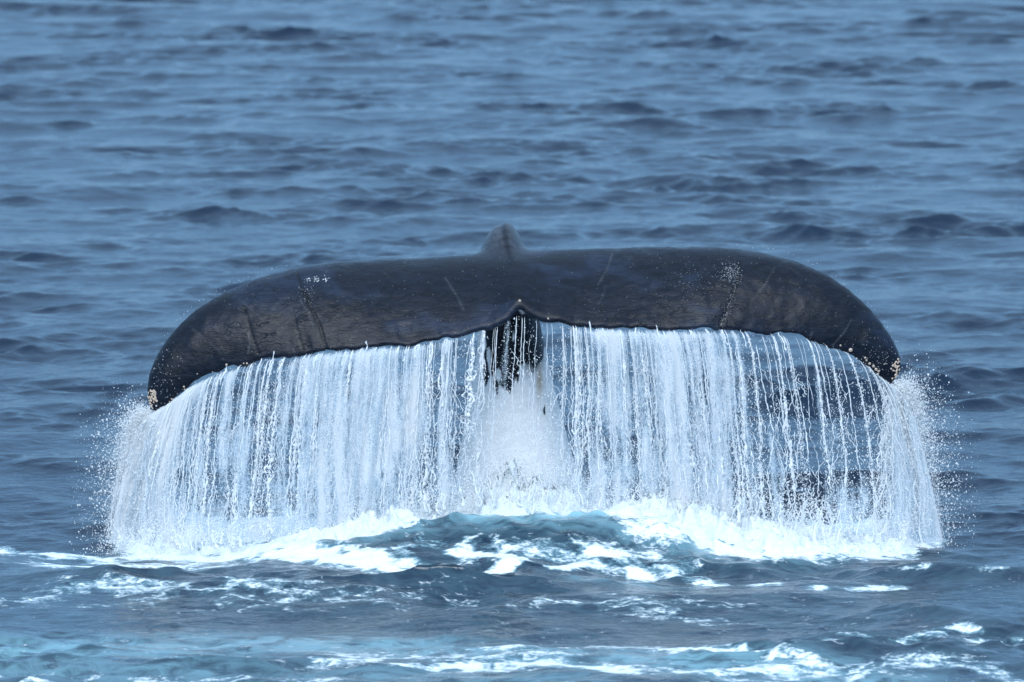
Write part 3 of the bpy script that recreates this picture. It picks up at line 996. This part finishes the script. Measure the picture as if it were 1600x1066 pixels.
tipR = (2.29, -.12, .88); tipL = (-2.16, -.12, .72)
for nm, p0, sgn, lab, sd_ in (('spray_plume', tipR, 1, 'arching white spray plume flung off the barnacled tail tip at the right', 11),
                              ('spray_plume', tipL, -1, 'white spray plume pouring off the lower, left tail tip', 12)):
    org = (p0[0], p0[1], 0)
    e = empty(nm, org); tag(e, lab, 'spray', 'spray plumes off the tail tips')
    tm = .47 if sgn > 0 else .42
    plume_sheets(e, p0, sgn, org, sd_ * 10, .50, -.05, .62 if sgn > 0 else .52)
    P = np.concatenate([plume(p0, sgn, 15000, -.35, .66, tm, sd_), plume(p0, sgn, 9000, .25, .70, tm, sd_ + 9, (.3, .2), .15), plume(p0, sgn, 6500, .3, 1.25, tm, sd_ + 3, (.35, .55), .5), plume(p0, sgn, 6000, .1, .95, tm, sd_ + 31, (.2, .4), .3)])
    if sgn > 0:
        P = np.concatenate([P, plume(p0, sgn, 900, .3, .95, .22, sd_ + 5, (.5, .45), .4)])
    r = np.clip(np.random.default_rng(sd_).lognormal(-6.45, .62, len(P)), .0006, .0075)
    drops('droplets', P, r, M_drop, e, 1.1, org)
    ns = []
    for i in range(46):
        t = np.linspace(0, tm, 60)
        v0 = rng.uniform(-.3, .5)
        Q = np.stack([p0[0] - sgn * .03 * rng.random() + sgn * v0 * t * (1 - .35 * t) + .03 * n1(700 + i + sd_, t, 14, 3) * t * 3,
                      p0[1] + rng.normal(0, .2) * t, p0[2] - 4.4 * t * t + rng.uniform(-.1, .3) * t], 1)
        rd = rng.uniform(.0015, .0042) * np.clip(.8 + .5 * n1(800 + i, t, 60, 2), .1, 2.2) * sstep(-.001, .02, t)
        ns.append(tube(Q - np.array(org), rd, 5))
    o = mesh_np('strands', *join(ns), M_stream, e); o['kind'] = 'stuff'

# foot of the curtain: jets and beads thrown up again
n = 42000
ub = np.where(rng.random(n) < .12, rng.normal(.02, .24, n), rng.uniform(-2.45, 2.75, n))
wgt = lin([-2.5, -2.2, -1.5, -1.0, -.4, 0, .4, .8, 1.2, 1.8, 2.3, 2.65], [.1, .9, .45, .5, .8, 1, .8, .6, .8, .9, .6, 0], ub)
keep = rng.random(n) < wgt; ub = ub[keep]; n = len(ub)
hmax = lin([-2.5, -2.1, -1.2, -.5, 0, .5, 1.0, 1.5, 2.1, 2.5, 2.8], [.12, .18, .10, .22, .30, .24, .2, .24, .30, .30, .1], ub)
hb = hmax * np.abs(rng.normal(0, .55, n)) * np.clip(1 + .5 * n1(620, ub, 9, 2), .2, 3)
yb = -.42 + rng.normal(0, .12, n)
ub = ub + rng.normal(0, .06, n)
P = np.stack([ub, yb, sea_z(ub, yb) + hb - .01], 1)
r = np.clip(rng.lognormal(-6.0, .45, n), .001, .007)
# little jets and crowns, each breaking into beads
jets = []; jb = []
for i in range(260):
    ub_ = float(rng.choice([rng.uniform(-2.4, 2.6), rng.normal(.0, .3), rng.normal(1.6, .5), rng.normal(-2.0, .25)]))
    yb_ = -.46 + rng.normal(0, .12)
    hj = float(np.interp(ub_, [-2.5, -2.1, -1.2, -.5, 0, .5, 1.0, 1.6, 2.1, 2.5], [.05, .10, .06, .12, .22, .14, .12, .16, .18, .08])) * rng.uniform(.35, 1.2)
    t = np.linspace(0, 1, 14)
    ub_ = min(max(ub_, -2.3), 2.3)
    lean = rng.normal(0, .35) * hj
    base = float(sea_z(ub_, yb_)) + .02
    Q = np.stack([ub_ + lean * t + .006 * n1(6000 + i, t, 5, 2), yb_ + rng.normal(0, .2) * hj * t, base + 1.9 * hj * (t - .42 * t * t) + .03], 1)
    rd = rng.uniform(.003, .009) * (1.15 - t) * np.clip(.9 + .4 * n1(6500 + i, t, 12, 2), .2, 2)
    jets.append(tube(Q, rd, 5))
    mj = 45
    k_ = rng.integers(5, 14, mj)
    jb.append(Q[k_] + rng.normal(0, .016, (mj, 3)) * (.5 + t[k_, None]))
jb = np.concatenate(jb)
P = np.concatenate([P, jb]); r = np.concatenate([r, np.clip(rng.lognormal(-6.1, .5, len(jb)), .0008, .006)])
jo = mesh_np('splash_jets', *join(jets), M_stream)
tag(jo, 'thin white jets of water standing up from the foam below the curtain', 'splash', kind='stuff')
o = drops('splash_droplets', P, r, M_drop, None, 1.1)
tag(o, 'white splash droplets leaping where the falling water meets the sea', 'splash', kind='stuff')

# ------------------------------------------------------------------ foam banks
nf1 = Noise2(51, 4, 1024, 2.0, 14, 1.1); nf2 = Noise2(52, 4, 1024, 9, 60, 1.0); nf3 = Noise2(53, 4, 1024, .5, 3, 1.2)


def foam_bank(name, label, x0, x1, y0, y1, hx, hh, yc, yw, cat='foam'):
    step = .011
    a = np.arange(x0, x1, step); b = np.arange(y0, y1, step)
    A, B = np.meshgrid(a, b, indexing='ij')
    ycx = lin(hx, yc, A)
    env = lin(hx, hh, A) * np.exp(-((B - ycx) / lin(hx, yw, A)) ** 2)
    bil1 = 1 - np.abs(nf1(A, B * .8)) * .8; bil2 = 1 - np.abs(nf2(A, B)) * .7; spk = np.clip(nf1(A * 1.7, B * 1.7) - .9, 0, 2)
    h = env * (.72 + .33 * bil1 + .16 * bil2 + .26 * nf3(A, B) + .10 * spk + .05 * nf2(A * 2.1, B * 2.1)) - .034 + .012 * bil1
    base = sea_z(A, B)
    Zz = np.where(h > -.03, base + h, base - .03)
    # lumps lean and curl a little
    Xo = A + .012 * nf1(B, A) * np.clip(h * 8, 0, 1); Yo = B - .02 * np.clip(h * 4, 0, 1) * (1 + nf2(B, A))
    cx_, cy_ = (x0 + x1) / 2, (y0 + y1) / 2
    Vb = np.stack([Xo - cx_, Yo - cy_, Zz], -1).reshape(-1, 3)
    Fb = grid_faces(len(a), len(b))
    kf = (h.ravel()[Fb] > -.012).any(1)
    Fb = Fb[kf]
    used = np.unique(Fb); re = np.full(len(Vb), -1); re[used] = np.arange(len(used))
    o = mesh_np(name, Vb[used], re[Fb], M_foam)
    o.location = (cx_, cy_, 0)
    tag(o, label, cat, kind='stuff')
    return o


foam_bank('foam_bank', 'bright white foam bank heaped left of the smooth swell', -1.75, -.30, -1.15, .1,
          [-1.7, -1.5, -1.1, -.8, -.6, -.4, -.3], [0, .03, .09, .13, .13, .06, 0], [-.62, -.62, -.60, -.56, -.5, -.42, -.4], [.12, .14, .18, .20, .20, .18, .15])
foam_bank('foam_bank', 'broad white foam bank tumbling down to the right of the smooth swell', .35, 2.6, -1.2, .3,
          [.4, .6, .9, 1.15, 1.5, 1.9, 2.3, 2.55], [0, .07, .16, .15, .13, .10, .08, 0], [-.38, -.42, -.5, -.55, -.56, -.52, -.45, -.4], [.16, .18, .22, .26, .26, .25, .2, .14])
foam_bank('foam_bank', 'churned white foam bursting up behind the smooth swell', -.75, .75, -.75, .3,
          [-.7, -.45, -.25, -.05, .15, .35, .55, .7], [0, .07, .16, .25, .24, .14, .05, 0], [-.40] * 8, [.12, .15, .17, .17, .17, .16, .14, .12])
foam_bank('foam_bank', 'low ragged foam under the left end of the water curtain', -2.5, -1.45, -.9, .1,
          [-2.45, -2.2, -1.9, -1.6, -1.5], [0, .06, .07, .05, 0], [-.35, -.4, -.42, -.45, -.45], [.12, .16, .16, .14, .1])
